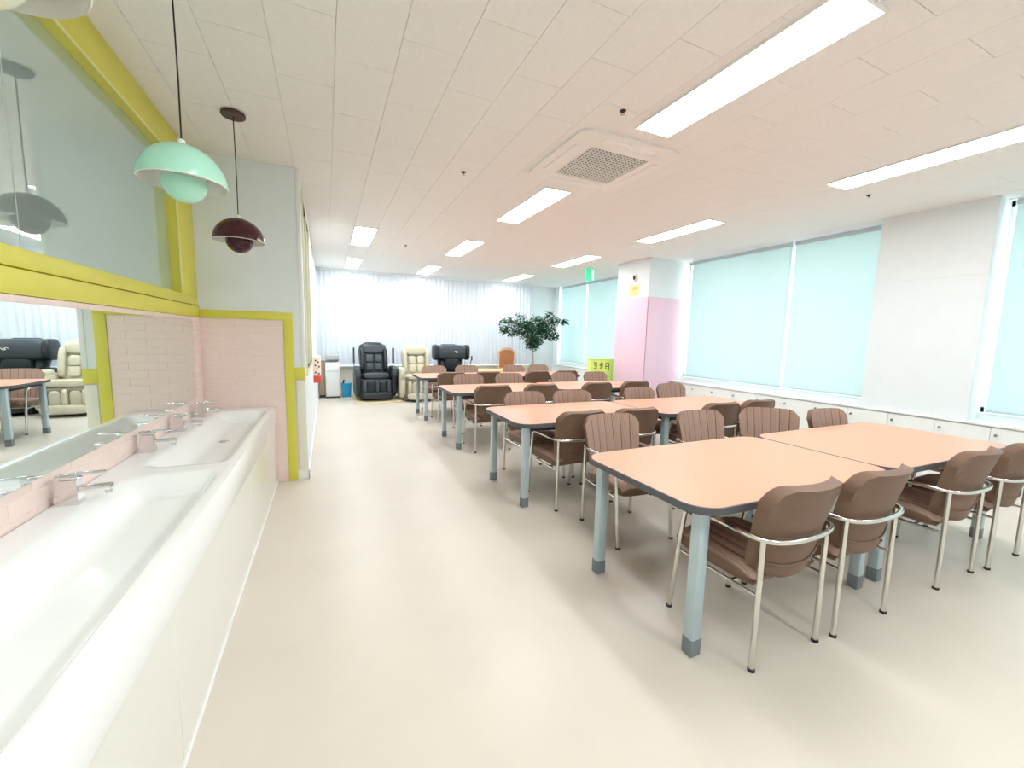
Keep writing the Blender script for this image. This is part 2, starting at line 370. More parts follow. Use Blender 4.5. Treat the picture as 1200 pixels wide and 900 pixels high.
for yd in (3.45,): under(MB().lathe([(0, .003), (.03, .003), (.032, 0)], 16, (-.69, yd, ZT-.084)).build('drain', 'chrome'), counter)

mir = round_rect(.6, 4.17, .882, 1.532, .05, 5)
mo = MB(); n = len(mir); mo.v = [(XL+.012, y, z) for y, z in mir]+[(XL+.018, y, z) for y, z in mir]
mo.f = [tuple(range(n)), tuple(range(n, 2*n))]+[(i, (i+1) % n, n+(i+1) % n, n+i) for i in range(n)]; mo.m = [1, 0]+[1]*n
tag(mo.build('wall_mirror', ['mirror', 'mirroredge']), 'long frameless mirror with rounded corners above the sinks', 'mirror')

def faucet(y, label):
    t = thing('faucet', label, 'faucet', (-.955, y, ZT), 0, 'chrome faucets along the sink')
    b = MB(); b.add([(-.040,-.026,0),(.036,-.026,0),(.036,.026,0),(-.040,.026,0),(-.030,-.021,.10),(.030,-.021,.10),(.030,.021,.10),(-.030,.021,.10)],
        [(0,3,2,1),(4,5,6,7),(0,1,5,4),(1,2,6,5),(2,3,7,6),(3,0,4,7)]); b.build('body', 'chrome', t)
    MB().rbox(.02, .135, -.018, .018, .045, .072, .008).build('spout', 'chrome', t)
    MB().lathe([(.011, -.014), (.012, 0), (.0, 0)], 12, (.120, 0, .046)).build('aerator', 'steel', t)
    l = MB().rbox(-.036, .036, -.024, .024, .104, .122, .006).rbox(.02, .115, -.011, .011, .116, .127, .004).build('lever', 'chrome', t)
    MB().lathe([(.006, 0), (.006, .002), (0, .002)], 10, (.037, 0, .108)).build('dot', 'dark', l)
for y, s in ((1.36, 'chrome faucet nearest the camera, cut by the left picture edge'), (2.16, 'first whole chrome faucet, beside the near basin'),
             (2.95, 'chrome faucet just past the divider between the basins'), (3.50, 'third whole chrome faucet, along the far basin'), (4.04, 'chrome faucet closest to the pink end wall')): faucet(y, s)

# ------------------------------------------------------------------ pendant lamps
def pendant(y, col, colname):
    t = thing('pendant_lamp', colname, 'pendant lamp', (-.55, y, 2.0), 0, 'pendant lamps over the sinks')
    R = .16; out = [(.012, .245)]+[(R*math.sin(a), .085+.158*math.cos(a)) for a in [PI/2*k/12 for k in range(1, 13)]]
    inn = [(r_-.003, z_-.003) for r_, z_ in reversed(out[1:])]+[(.012, .24)]
    MB().lathe(out, 40).build('shade', col, t, 60); MB().lathe([(R, .085)]+inn, 40).build('shade_lining', 'lampwhite', t, 60)
    r = .083; MB().lathe([(r*math.sin(a), .085-r*math.cos(a)*.98) for a in [PI/2*k/10+.001 for k in range(11)]]+[(r, .098), (r-.004, .098)], 32).build('inner_shade', col, t, 60)
    MB().lathe([(.013, .24), (.014, .262), (.004, .268)], 16).build('socket_cap', 'lampwhite' if col != 'maroon' else 'lampwhite', t)
    for a in (0, 2.1, 4.2): MB().tube([(.08*math.cos(a), .08*math.sin(a), .094), (.11*math.cos(a), .11*math.sin(a), .172)], .0025, 6).build('strut', 'steel', t)
    MB().tube([(0, 0, .26), (.002, 0, .5), (0, 0, .925)], .0035, 6).build('cord', 'cord' if col != 'creamlamp' else 'lampwhite', t)
    MB().lathe([(0, .94), (.073, .94), (.075, .925), (.07, .918), (0, .918)], 28).build('ceiling_rose', 'canopy' if col == 'maroon' else ('cord' if col == 'mint' else 'lampwhite'), t)
pendant(3.55, 'maroon', 'dark maroon dome pendant lamp, farthest over the sinks')
pendant(2.30, 'mint', 'mint green dome pendant lamp over the sinks')
pendant(1.09, 'creamlamp', 'pale cream pendant lamp cut by the top left picture corner')

# ------------------------------------------------------------------ ceiling fittings
def ceiling_light(x, y, label):
    t = thing('ceiling_light', label, 'ceiling light', (x, y, ZC-.004), 0, 'rectangular ceiling light panels')
    w_, l_ = .155, .655; f = MB()
    for a in ((-w_, w_, -l_, -l_+.012), (-w_, w_, l_-.012, l_), (-w_, -w_+.012, -l_+.012, l_-.012), (w_-.012, w_, -l_+.012, l_-.012)): f.box(*a, -.014, 0)
    f.build('frame', 'lightframe', t); MB().box(-w_+.012, w_-.012, -l_+.012, l_-.012, -.010, -.006).build('diffuser', 'led', t)
rowsY = [(1.80, 'nearest the camera'), (4.40, 'second from the camera'), (6.95, 'third from the camera'), (9.60, 'farthest from the camera')]
for x, nm in ((2.17, 'middle ceiling line'), (4.43, 'ceiling line beside the window blinds')):
    for y, s in rowsY: ceiling_light(x, y, 'light panel %s in the %s' % (s, nm))
ceiling_light(.55, 6.93, 'light panel over the aisle, nearer of the two')
ceiling_light(.55, 9.55, 'light panel over the aisle, closest to the curtain')
for x, yl, nm in ((.55, .45, 'aisle side'), (2.17, -.80, 'middle'), (4.43, -.80, 'window side')): ceiling_light(x, yl, 'added unseen light panel overhead, '+nm)  # unseen panels, added above and behind the camera to brighten the room

ac = thing('ceiling_air_conditioner', 'square cassette air conditioner with dark grille in the ceiling', 'air conditioner', (2.17, 3.07, ZC-.004))
pr = MB(); ou = round_rect(-.475, .475, -.475, .475, .10, 5); inn = round_rect(-.285, .285, -.285, .285, .02, 5); n = len(ou)
pr.v = [(x, y, -.001) for x, y in ou]+[(x, y, -.020) for x, y in ou]+[(x, y, -.030) for x, y in inn]+[(x, y, -.012) for x, y in inn]
for a in range(3): pr.f += [(a*n+i, a*n+(i+1) % n, (a+1)*n+(i+1) % n, (a+1)*n+i) for i in range(n)]
pr.m = [0]*len(pr.f); pr.build('panel', 'acwhite', ac)
MB().box(-.285, .285, -.285, .285, -.013, -.011).build('grille_backing', 'grille', ac)
for s in range(17):
    q = -.272+s*.034
    MB().box(q-.0042, q+.0042, -.283, .283, -.028, -.020).build('grille_bar', 'acwhite', ac); MB().box(-.283, .283, q-.0042, q+.0042, -.027, -.021).build('grille_bar', 'acwhite', ac)
for a in ((-.25, .25, -.41, -.36), (-.25, .25, .36, .41), (-.41, -.36, -.25, .25), (.36, .41, -.25, .25)): MB().rbox(*a, -.0295, -.022, .003).build('louvre', 'acwhite', ac)
for (x, y), s in zip(((1.18, 3.79), (1.81, 2.33), (4.97, 2.44), (1.25, 7.2)), ('left of the air conditioner', 'between air conditioner and nearest light panel', 'above the white pier', 'over the aisle near the far lights')):
    t = thing('sprinkler', 'tiny dark ceiling sprinkler '+s, 'sprinkler', (x, y, ZC-.004), 0, 'ceiling sprinklers')
    MB().lathe([(.022, 0), (.022, -.004), (.008, -.006), (.008, -.02), (0, -.02)], 14).build('rosette', 'ink', t); MB().lathe([(0, -.028), (.014, -.026), (.014, -.022), (0, -.02)], 12).build('deflector', 'steel', t)
t = thing('exit_sign', 'green lit exit sign hanging below the ceiling near the pillar', 'exit sign', (5.07, 7.35, 2.67))
MB().rbox(-.11, .11, -.02, .02, 0, .245, .006).build('housing', 'exit', t); MB().rbox(.03, .085, -.023, -.0195, .02, .225, .001).build('light_panel', 'exitw', t)
MB().box(-.004, .004, -.004, .004, .24, .278).build('hanger', 'steel', t)

# ------------------------------------------------------------------ blinds and curtain
def blind(y0, y1, label, z0=.80):
    t = thing('roller_blind', label, 'window blind', (XR+.03, (y0+y1)/2, z0), 0, 'mint roller blinds')
    h = (y1-y0)/2
    MB().box(-.001, .001, -h, h, .012, 2.09-(z0-.8)).build('cloth', 'blind', t); MB().rbox(-.008, .008, -h, h, -.004, .014, .003).build('bottom_bar', 'bar', t)
    MB().tube([(.0, -h, 2.095-(z0-.8)), (.0, h, 2.095-(z0-.8))], .028, 12).build('roller', 'bar', t)
    MB().tube([(-.02, -h+.02, .35), (-.02, -h+.02, 2.08-(z0-.8))], .002, 5).build('chain', 'bar', t)
blind(2.83, 3.885, 'mint roller blind directly left of the white pier')
blind(3.925, 5.72, 'mint roller blind directly right of the pink pillar')
blind(.25, 1.79, 'mint roller blind right of the white pier, at the picture edge')
blind(-1.38, .20, 'mint roller blind beyond the right picture edge')
blind(6.80, 9.08, 'mint roller blind directly left of the pink pillar')
blind(9.14, 10.36, 'mint roller blind closest to the far wall, behind the tree')
cu = MB(); N_ = 520; x0, x1 = XS+.02, 5.42
for i in range(N_+1):
    x = x0+(x1-x0)*i/N_; u = (x-x0)/.115
    d = .017*math.sin(2*PI*u+.9*math.sin(u*.7))+.009*math.sin(u*3.1)
    cu.v += [(x, YB-.17+d*.7, 2.90), (x, YB-.17+d, 1.7), (x+.004*math.sin(u), YB-.17+d*1.15, .70)]
for i in range(N_):
    for j in range(2): cu.f.append((i*3+j, i*3+3+j, i*3+4+j, i*3+1+j)); cu.m.append(0)
t = thing('sheer_curtain', 'floor-wide sheer white curtain across the far window', 'curtain', (2.6, YB-.17, .7))
under(cu.build('cloth', 'curtain', None, 80), t); under(MB().box(x0, x1, YB-.2, YB-.14, 2.90, 2.935).build('rail', 'lightframe'), t)

# ------------------------------------------------------------------ low cabinets along the window wall
def cabinet(y0, y1, label):
    t = thing('low_cabinet', label, 'cabinet', (6.1, (y0+y1)/2, 0), 0, 'white low cabinets under the windows')
    h = (y1-y0)/2; MB().box(-.08, XR+.055-6.1, -h+.001, h-.001, 0, .68).build('body', 'white', t)
    for s in (-1, 0):
        d = MB().rbox(-.10, -.081, s*h+.002, (s+1)*h-.002, .05, .672, .002, 1).build('door', 'white', t)
        k = MB(); yy = (s+1)*h-.045
        k.tube([(-.101, yy, .60), (-.118, yy, .60)], .006, 8).tube([(-.116, yy, .60), (-.126, yy, .60)], .014, 10); k.build('knob', 'steel', d)
cs = ['at the right picture edge', 'below the white pier', 'just left of the white pier', 'third right of the pink pillar', 'second right of the pink pillar', 'directly right of the pink pillar']
for i in range(6): cabinet(.85+.82*i, 1.67+.82*i, 'white low cabinet '+cs[i])
cs = ['directly left of the pink pillar', 'second left of the pink pillar', 'second from the far wall', 'closest to the far wall']
for i in range(4): cabinet(6.80+.91*i, 7.71+.91*i, 'white low cabinet '+cs[i])
tag(MB().rbox(5.985, XR+.055, .0, 5.875, .682, .705, .004).build('cabinet_top', 'white'), 'long white top over the near window cabinets', 'countertop')
tag(MB().rbox(5.985, XR+.055, 6.775, 10.47, .682, .705, .004).build('cabinet_top', 'white'), 'long white top over the far window cabinets', 'countertop')

# ------------------------------------------------------------------ pillar fittings
t = thing('wall_alarm', 'round white wall alarm with dark half, high on the pillar', 'alarm', (5.35, 6.27, 2.62))
q = MB().lathe([(.0, .05), (.05, .05), (.075, .03), (.08, .0)], 24); q.v = [(-z, x, y) for x, y, z in q.v]; q.build('housing', 'alarm', t)
q = MB().lathe([(.0, .062), (.026, .06), (.034, .045)], 18); q.v = [(-z, x*.8-.036, y*1.3) for x, y, z in q.v]; q.build('dark_lens', 'ink', t)
t = thing('wall_notice', 'small yellow notice plate below the alarm on the pillar', 'notice', (5.35, 6.27, 2.29))
MB().rbox(-.008, 0, -.13, .13, 0, .20, .002).build('plate', 'yellownote', t); MB().rbox(-.011, -.007, -.09, .05, .10, .17, .001).build('printed_panel', 'wood', t)

# ------------------------------------------------------------------ tables
def make_table(W):
    D = .90; t = link('meeting_table', None)
    ou = round_rect(-W/2, W/2, -D/2, D/2, .13, 7, .012); inn = [(x*(1-.008/W*2), y*(1-.008/D*2)) for x, y in ou]
    MB().prism(inn, .714, .7402).build('tabletop', 'peach', t)
    e = MB(); n = len(ou); e.v = [(x, y, .706) for x, y in ou]+[(x, y, .7395) for x, y in ou]+[(x, y, .7395) for x, y in inn]+[(x, y, .706) for x, y in inn]
    for a in range(4): e.f += [(a*n+i, a*n+(i+1) % n, ((a+1) % 4)*n+(i+1) % n, ((a+1) % 4)*n+i) for i in range(n)]
    e.m = [0]*len(e.f); e.build('edge_band', 'edge', t)
    lx, ly = W/2-.10, .36
    f = MB().box(-lx, lx, -ly-.012, -ly+.012, .66, .714).box(-lx, lx, ly-.012, ly+.012, .66, .714).box(-lx-.012, -lx+.012, -ly, ly, .66, .714).box(lx-.012, lx+.012, -ly, ly, .66, .714)
    f.build('underframe', 'under', t)
    s = MB().box(-lx+.15, lx-.15, -.13, .13, .636, .640)
    for k in range(5): s.box(-lx+.15, lx-.15, -.125+k*.0625-.006, -.125+k*.0625+.006, .640, .66)
    s.build('under_shelf', 'under', t)
    for sx in (-1, 1):
        for sy in (-1, 1):
            l = MB().rbox(sx*lx-.03, sx*lx+.03, sy*ly-.028, sy*ly+.028, .0, .713, .008).build('leg', 'leg', t)
            MB().rbox(sx*lx-.0315, sx*lx+.0315, sy*ly-.0295, sy*ly+.0295, .0, .085, .006).build('foot_cap', 'foot', l)
    return t
WA, WB = 1.555, 1.645
ROW = [1.61, 3.40, 5.33, 7.24]
RN = ['front row', 'second row', 'third row', 'farthest row']
protoA, protoB = make_table(WA), make_table(WB)
for i, y in enumerate(ROW):
    a = protoA if i == 0 else copy_tree(protoA); b = protoB if i == 0 else copy_tree(protoB)
    a.location = (1.42+WA/2, y, 0); b.location = (1.42+WA+.005+WB/2, y, 0)
    tag(a, 'peach topped meeting table, aisle half of the '+RN[i], 'table', 'peach meeting tables'); tag(b, 'peach topped meeting table, window half of the '+RN[i], 'table', 'peach meeting tables')

# ------------------------------------------------------------------ chairs
def channel_us(n=7, s=.009):
    us = []
    for c in range(n):
        a, b = -1+2*c/n, -1+2*(c+1)/n
        for k in range(5): t = k/4; us.append((a+s+(b-a-2*s)*t, math.sin(PI*t)**.6, 0 if k < 4 else 1))
    return us                                   # (u, bulge, material of the column that follows)
def make_chair():
    t = link('armchair', None); us = channel_us(); nv = 10
    def bw(v): return .222+.034*v**.9
    def pt(u, v, off, ins=0.):
        uu = u*(1-ins); vv = v
        top = .855-.075*max(0, (abs(u)-.62)/.38)**2.4; bot = .385+.06*abs(u)**3
        z = bot+(top-bot)*vv
        if ins: z = z*(1-ins*.0)+(-.012 if v > .99 else (.012 if v < .01 else 0))
        y = -.188-.107*vv**1.2+.085*uu*uu*(.45+.55*vv)
        return (uu*bw(vv)*(1-.12*max(0, (.15-vv)/.15)**2), y+off, z)
    b = MB(); nu = len(us)
    for i in range(nv+1):
        v = i/nv
        for u, h, _ in us: b.v.append(pt(u, v, .006*h*(min(1, v*6))*(1 if v < .99 else .3)))
    for i in range(nv):
        for j in range(nu-1): b.f.append((i*nu+j, i*nu+j+1, (i+1)*nu+j+1, (i+1)*nu+j)); b.m.append(1 if us[j][2] else 0)
    k = len(b.v); mu = 13
    for i in range(nv+1):
        for j in range(mu): b.v.append(pt(-1+2*j/(mu-1), i/nv, -.046, .05))
    for i in range(nv):
        for j in range(mu-1): b.f.append((k+i*mu+j, k+(i+1)*mu+j, k+(i+1)*mu+j+1, k+i*mu+j+1)); b.m.append(2)
    # rim: front boundary and back boundary meet through a rounded middle loop
    def bound(n_, base): return [base+j for j in range(n_)]+[base+i*n_+n_-1 for i in range(1, nv+1)]+[base+nv*n_+j for j in range(n_-2, -1, -1)]+[base+i*n_ for i in range(nv-1, 0, -1)]
    Fb, Bb = bound(nu, 0), bound(mu, k)
    # resample: connect using nearest parametric index per side
    def sides(n_): return [n_-1, nv, n_-1, nv]
    fi = bi = 0
    for sf, sb in zip(sides(nu), sides(mu)):
        a = c = 0
        while a < sf or c < sb:
            F0, B0 = Fb[(fi+a) % len(Fb)], Bb[(bi+c) % len(Bb)]
            if c >= sb or (a < sf and (a+1)/sf <= (c+1)/sb): b.f.append((F0, Fb[(fi+a+1) % len(Fb)], B0)); a += 1
            else: b.f.append((F0, Bb[(bi+c+1) % len(Bb)], B0)); c += 1
            b.m.append(2)
        fi += sf; bi += sb
    b.build('backrest', ['fabric', 'seam', 'vinyl'], t, 62)
    # seat cushion with channels running front to back
    s = MB(); ny = 12
    def sp(u, v, h):
        hw = .235-.02*abs(v)**6; y = .035+.228*v-.02*abs(u)**4*(1 if v > 0 else .4)
        z = .468+.006*h-.035*abs(v)**7-.03*abs(u)**9-.012*(1-v)/2
        return (u*hw, y, z)
    for i in range(ny+1):
        for u, h, _ in us: s.v.append(sp(u, -1+2*i/ny, h if 0 < i < ny else 0))
    for i in range(ny):
        for j in range(nu-1): s.f.append((i*nu+j, i*nu+j+1, (i+1)*nu+j+1, (i+1)*nu+j)); s.m.append(1 if us[j][2] else 0)
    nvv = ny; nv2 = ny
    bd = [j for j in range(nu)]+[i*nu+nu-1 for i in range(1, ny+1)]+[ny*nu+j for j in range(nu-2, -1, -1)]+[i*nu for i in range(ny-1, 0, -1)]
    k = len(s.v); n = len(bd)
    for zz, sc in ((.405, 1.012), (.372, .95)):
        for q in bd: x, y, z = s.v[q]; s.v.append((x*sc, .035+(y-.035)*sc, zz))
    for i in range(n):
        j = (i+1) % n; s.f += [(bd[i], k+i, k+j, bd[j]), (k+i, k+n+i, k+n+j, k+j)]; s.m += [2, 2]
    s.f.append(tuple(k+n+i for i in range(n))); s.m.append(2)
    s.build('seat', ['fabric', 'seam', 'vinyl'], t, 50)
    pp = [pt(-1+2*q/12, .17, -.050, .05) for q in range(13)]
    MB().tube(pp, .005, 6).build('piping', 'vinyl', t, 60)
    r = .0125
    half = [(.240, .165, .598), (.246, .12, .612), (.250, .0, .614), (.250, -.13, .612), (.240, -.215, .611), (.205, -.262, .610), (.12, -.290, .609)]
    arm = smooth_path(half+[(0, -.299, .609)]+[(-x, y, z) for x, y, z in reversed(half)], 4)
    MB().tube(arm, r, 8).build('arm_tube', 'steel', t, 60)
    for sx in (-1, 1):
        fl = MB().tube(smooth_path([(sx*.235, .245, .004), (sx*.237, .20, .42), (sx*.239, .178, .57), (sx*.241, .155, .605)], 4), r, 8).build('leg', 'steel', t, 60)
        MB().lathe([(0, 0), (.016, 0), (.016, .012), (.0, .012)], 10, (sx*.235, .245, 0)).build('foot_cap', 'rubber', fl)
        rl = MB().tube([(sx*.233, -.235, .004), (sx*.231, -.232, .611)], r, 8).build('leg', 'steel', t, 60)
        MB().lathe([(0, 0), (.016, 0), (.016, .012), (.0, .012)], 10, (sx*.233, -.235, 0)).build('foot_cap', 'rubber', rl)
        MB().tube([(sx*.236, .214, .352), (sx*.233, -.233, .352)], .009, 8).build('side_rail', 'steel', t, 60)
    for yy in (-.10, .12): MB().tube([(-.234, yy, .352), (.234, yy, .352)], .009, 8).build('cross_rail', 'steel', t, 60)
    return t
chair0 = make_chair()
near = [[(1.918,1.300,0),(2.505,1.284,0),(3.548,1.278,0),(4.175,1.252,0)], [(1.953,3.10,3),(2.53,3.08,0),(3.62,3.08,0),(4.225,3.11,0)],
        [(1.90,4.97,0),(2.575,4.96,0),(3.48,4.97,0),(4.18,4.99,0)], [(1.91,6.88,0),(2.56,6.87,0),(3.53,6.88,0),(4.15,6.88,0)]]
far = [[(2.06,2.38,-3),(2.93,2.275,-3),(3.56,2.22,-36),(4.225,1.97,-3)], [(1.99,3.79,2),(2.575,3.76,-2),(3.62,3.79,3),(4.42,4.07,-1)],
       [(2.04,5.96,0),(2.77,6.00,1),(3.81,5.97,0),(4.52,6.01,-1)], [(1.93,7.80,0),(2.65,7.92,1),(3.68,7.80,0),(4.33,7.92,-2)]]
ORD = ['first', 'second', 'third', 'last']; first = True
for side_, rowsd, base in (('back turned to the camera', near, 0), ('facing the camera', far, PI)):
    for i, row in enumerate(rowsd):
        for j, (x, y, a) in enumerate(row):
            c = chair0 if first else copy_tree(chair0); first = False
            c.location = (x, y, 0); c.rotation_euler = (0, 0, base+math.radians(a))
            tag(c, 'brown armchair %s, %s table, %s from the aisle' % (side_, RN[i], ORD[j]), 'chair', 'brown chrome-framed armchairs at the tables')

# ------------------------------------------------------------------ massage chairs (built facing -Y)
def massage_chair(name, label, loc, rz, lea, pan, dark, kind):
    t = thing(name, label, 'massage chair', loc, rz, 'massage chairs by the curtain')
    MB().rbox(-.36, .36, -.42, .45, .0, .30, .06, 3).build('base', dark, t)
    for s in (-1, 1):
        a = MB().puff((s*.37, .0, .36), (.075, .43, .31), .45).build('side_shell', lea, t)
        MB().puff((s*.38, -.16, .665), (.068, .25, .075), .6).build('armrest', lea, t)
        MB().puff((s*.385, -.40, .61), (.062, .09, .11), .7).build('hand_pod', pan, t)
    bk = MB(); L = [(.42, .16, .27, .10), (.62, .20, .29, .12), (.85, .27, .31, .13), (1.05, .33, .32, .12), (1.18, .36, .28, .10), (1.245, .38, .16, .06)]
    n = 20; sg = lambda q, p: math.copysign(abs(q)**p, q)
    for z, y, hw, hd in L:
        for j in range(n): a = 2*PI*j/n; bk.v.append((hw*sg(math.cos(a), .5), y+hd*sg(math.sin(a), .5), z))
    for i in range(len(L)-1):
        for j in range(n): bk.f.append((i*n+j, i*n+(j+1) % n, (i+1)*n+(j+1) % n, (i+1)*n+j)); bk.m.append(0)
    bk.f += [tuple(range(n)), tuple((len(L)-1)*n+j for j in range(n))]; bk.m += [0, 0]
    bo = bk.build('backrest', lea, t, 60)
    if kind != 'drum':
        hp = MB().puff((0, .195, 1.085), (.235, .055, .10), .6, rx=-.2).build('head_pillow', pan, t)
        for s in (-1, 1):
            MB().puff((s*.095, .13, .88), (.085, .05, .095), .55, rx=-.25).build('back_cushion', pan, t); MB().puff((s*.095, .085, .69), (.085, .05, .095), .55, rx=-.2).build('back_cushion', pan, t)
            MB().puff((s*.255, .15, .85), (.05, .10, .27), .6, rx=-.25).build('shoulder_wing', lea, t)
        MB().tube([(-.20, .135, .985), (-.1, .125, .975), (.1, .125, .975), (.2, .135, .985)], .010, 6).build('pillow_seam', dark, t)
    else:
        dr = MB().puff((0, .16, 1.05), (.42, .20, .185), .55).build('head_cushion', pan, t)
        for s in (-1, 1): MB().puff((s*.39, .16, 1.05), (.06, .215, .19), .6).build('cushion_cap', lea, dr)
        MB().tube(smooth_path([(.03, -.049, 1.07), (.06, -.051, 1.085), (.085, -.051, 1.075), (.07, -.051, 1.055), (.10, -.051, 1.05), (.125, -.049, 1.08)], 4), .006, 6).build('logo_mark', 'lampwhite', dr)
        MB().puff((0, .10, .76), (.19, .10, .18), .5).build('back_cushion', lea, t)
        for s in (-1, 1): MB().puff((s*.375, -.05, .70), (.075, .3, .05), .6).build('arm_pad', lea, t)
    MB().puff((0, -.12, .49), (.30, .30, .075), .5).build('seat_cushion', lea, t); MB().puff((0, -.40, .535), (.27, .07, .07), .6).build('seat_roll', pan, t)
    MB().rbox(-.31, .31, -.52, -.36, .07, .47, .05, 3).build('leg_rest', dark, t)
    for x in (-.245, 0, .245): MB().puff((x, -.52, .31), (.036, .06, .14), .6).build('calf_divider', pan, t)
    for x in (-.125, .125): MB().puff((x, -.505, .30), (.08, .03, .13), .6).build('calf_pad', lea, t)
    MB().puff((0, -.535, .125), (.30, .085, .075), .5).build('foot_rest', lea, t)
    if kind == 'flaps':
        for s in (-1, 1): MB().rbox(s*.425-.014, s*.425+.014, .02, .20, .78, 1.13, .012, 2).build('speaker_flap', dark, t); MB().tube([(s*.42, .11, .6), (s*.425, .11, .8)], .008, 6).build('flap_arm', dark, t)
    if kind == 'drum':
        r = MB().tube(smooth_path([(.41, -.1, .70), (.43, -.1, .80), (.46, -.1, .92)], 3), .010, 6).rbox(.445, .475, -.115, -.085, .86, .98, .008).build('remote', dark, t)
    return t
tag(MB().rbox(.50, 1.50, 8.92, 10.25, .0, .018, .006).build('floor_mat', 'woodmat'), 'thin wood coloured mat under the left black massage chair', 'mat')
massage_chair('massage_chair', 'black massage chair facing the aisle with upright side flaps', (.965, 9.66, .018), 0, 'black', 'blackg', 'blackdeep', 'flaps')
massage_chair('massage_chair', 'beige massage chair between the two black ones', (1.875, 9.42, 0), -.02, 'beige', 'beige', 'beiged', 'beige')
massage_chair('massage_chair', 'black massage chair with a wide drum shaped headrest', (2.79, 9.70, 0), 0, 'black', 'blackg', 'blackdeep', 'drum')

# ------------------------------------------------------------------ things along the far wall
t = thing('wooden_table', 'light wooden table behind the farthest peach table', 'table', (3.36, 8.72, 0))
MB().rbox(-.48, .48, -.28, .28, .66, .70, .008).build('tabletop', 'wood', t)
for sx in (-1, 1):
    for sy in (-1, 1): MB().rbox(sx*.43-.025, sx*.43+.025, sy*.23-.025, sy*.23+.025, 0, .66, .004).build('leg', 'wood', t)
MB().box(-.41, .41, -.24, -.22, .58, .66).box(-.41, .41, .22, .24, .58, .66).build('apron', 'wood', t)
t = thing('wooden_chair', 'wooden chair with arched orange back near the leafy tree', 'chair', (4.35, 9.75, 0))
MB().rbox(-.26, .26, -.26, .22, .40, .45, .015).build('seat', 'orangewood', t)
o2 = [(-.20, .62), (.20, .62), (.20, 1.02)]+[(.20*math.cos(a), 1.02+.11*math.sin(a)) for a in [PI*k/10 for k in range(1, 10)]]+[(-.20, 1.02)]
q = MB().prism(o2, -.02, .02); q.v = [(x, .22-z, y) for x, y, z in q.v]; q.build('backrest', 'orangewood', t)
fr = smooth_path([(-.25, .22, .0), (-.25, .22, .6), (-.245, .23, .98), (-.15, .23, 1.13), (0, .23, 1.165), (.15, .23, 1.13), (.245, .23, .98), (.25, .22, .6), (.25, .22, 0)], 4)
MB().tube(fr, .022, 8).build('back_frame', 'wood', t)
for s in (-1, 1):
    MB().rbox(s*.24-.02, s*.24+.02, -.25, -.21, 0, .64, .004).build('leg', 'wood', t); MB().rbox(s*.25-.025, s*.25+.025, -.27, .22, .63, .66, .008).build('armrest', 'wood', t)

# leafy tree in a pot
tr = thing('potted_tree', 'leafy green potted tree by the far mint blinds', 'tree', (5.03, 9.75, 0))
MB().lathe([(0, .0), (.15, .0), (.20, .36), (.215, .36), (.215, .40), (.19, .40), (.185, .36), (0, .36)], 24).build('pot', 'pot', tr)
MB().lathe([(.187, .365), (0, .375)], 20).build('soil', 'soil', tr)
MB().tube(smooth_path([(0, 0, .36), (.01, .0, .7), (-.01, .01, 1.0), (0, 0, 1.25)], 4), .02, 8, taper=[.022-.0006*i for i in range(13)]).build('trunk', 'bark', tr)
lf = MB(); rnd = random.Random(3)
clus = [(0, 0, 1.62, .42, .36, 480), (.32, .0, 1.78, .30, .24, 260), (-.30, 0, 1.74, .30, .22, 230), (.0, .0, 1.32, .22, .18, 130), (-.75, .02, 1.83, .24, .17, 120), (-.86, 0, 1.66, .16, .10, 50), (-.62, 0, 1.58, .22, .09, 70), (.66, -.02, 1.95, .15, .10, 50), (.92, -.05, 1.92, .13, .08, 40), (.56, 0, 1.52, .2, .14, 80), (.45, 0, 2.06, .14, .12, 40), (-.42, 0, 2.0, .18, .1, 30), (.1, 0, 1.98, .2, .08, 30)]
for cx, cy, cz, rr, rz_, n in clus:
    for _ in range(int(n*1.4)):
        while True:
            p = Vector((rnd.uniform(-1, 1), rnd.uniform(-1, 1), rnd.uniform(-1, 1)))
            if p.length < 1: break
        p = Vector((cx+p.x*rr, cy+p.y*rr*.8, cz+p.z*rz_)); L = rnd.uniform(.07, .125); W = L*.5
        d = Vector((rnd.uniform(-1, 1), rnd.uniform(-1, 1), rnd.uniform(-.9, .3))).normalized(); sd = d.cross(Vector((rnd.uniform(-.4, .4), rnd.uniform(-.4, .4), 1))).normalized(); nn = d.cross(sd)*.012
        lf.add([p, p+d*L*.5+sd*W*.5+nn, p+d*L, p+d*L*.5-sd*W*.5+nn, p+d*L*.5], [(0, 1, 4), (1, 2, 4), (2, 3, 4), (3, 0, 4)])
    if cz > 1.4: MB().tube(smooth_path([(0, 0, 1.15), (cx*.4, cy*.4, 1.15+(cz-1.15)*.55), (cx, cy, cz)], 4), .005, 6).build('branch', 'bark', tr)
me = bpy.data.meshes.new('foliage'); me.from_pydata(lf.v, [], lf.f); me.materials.append(Mt['leaf']); o = link('foliage', me, tr); o['kind'] = 'stuff'

# lime box sign left of the pillar
t = thing('lime_box', 'lime green box with dark lettering left of the pink pillar', 'box', (5.17, 7.06, 0))
MB().rbox(-.31, .31, -.17, -.05, 0, 1.03, .008).build('body', 'lime', t); MB().rbox(-.315, .315, -.175, -.045, 1.03, 1.055, .006).build('lid', 'lime', t)
gl = [[(-.17, -.11, .955, .967), (-.122, -.11, .88, .967), (-.16, -.11, .915, .926), (-.16, -.13, .873, .885)],
      [(-.04, -.028, .87, .97), (-.06, .0, .918, .93), (-.055, -.005, .862, .874), (-.012, .0, .89, .96)],
      [(.05, .12, .945, .957), (.108, .12, .84, .957), (.05, .062, .87, .95), (.05, .12, .86, .872), (.05, .12, .90, .912)]]
for g_ in gl:
    q = MB()
    for a, b, c_, d_ in g_: q.box(a*1.35+.0, b*1.35+.0, -.172, -.168, .915+(c_-.915)*1.35, .915+(d_-.915)*1.35)
    q.build('letter', 'glyph', t)

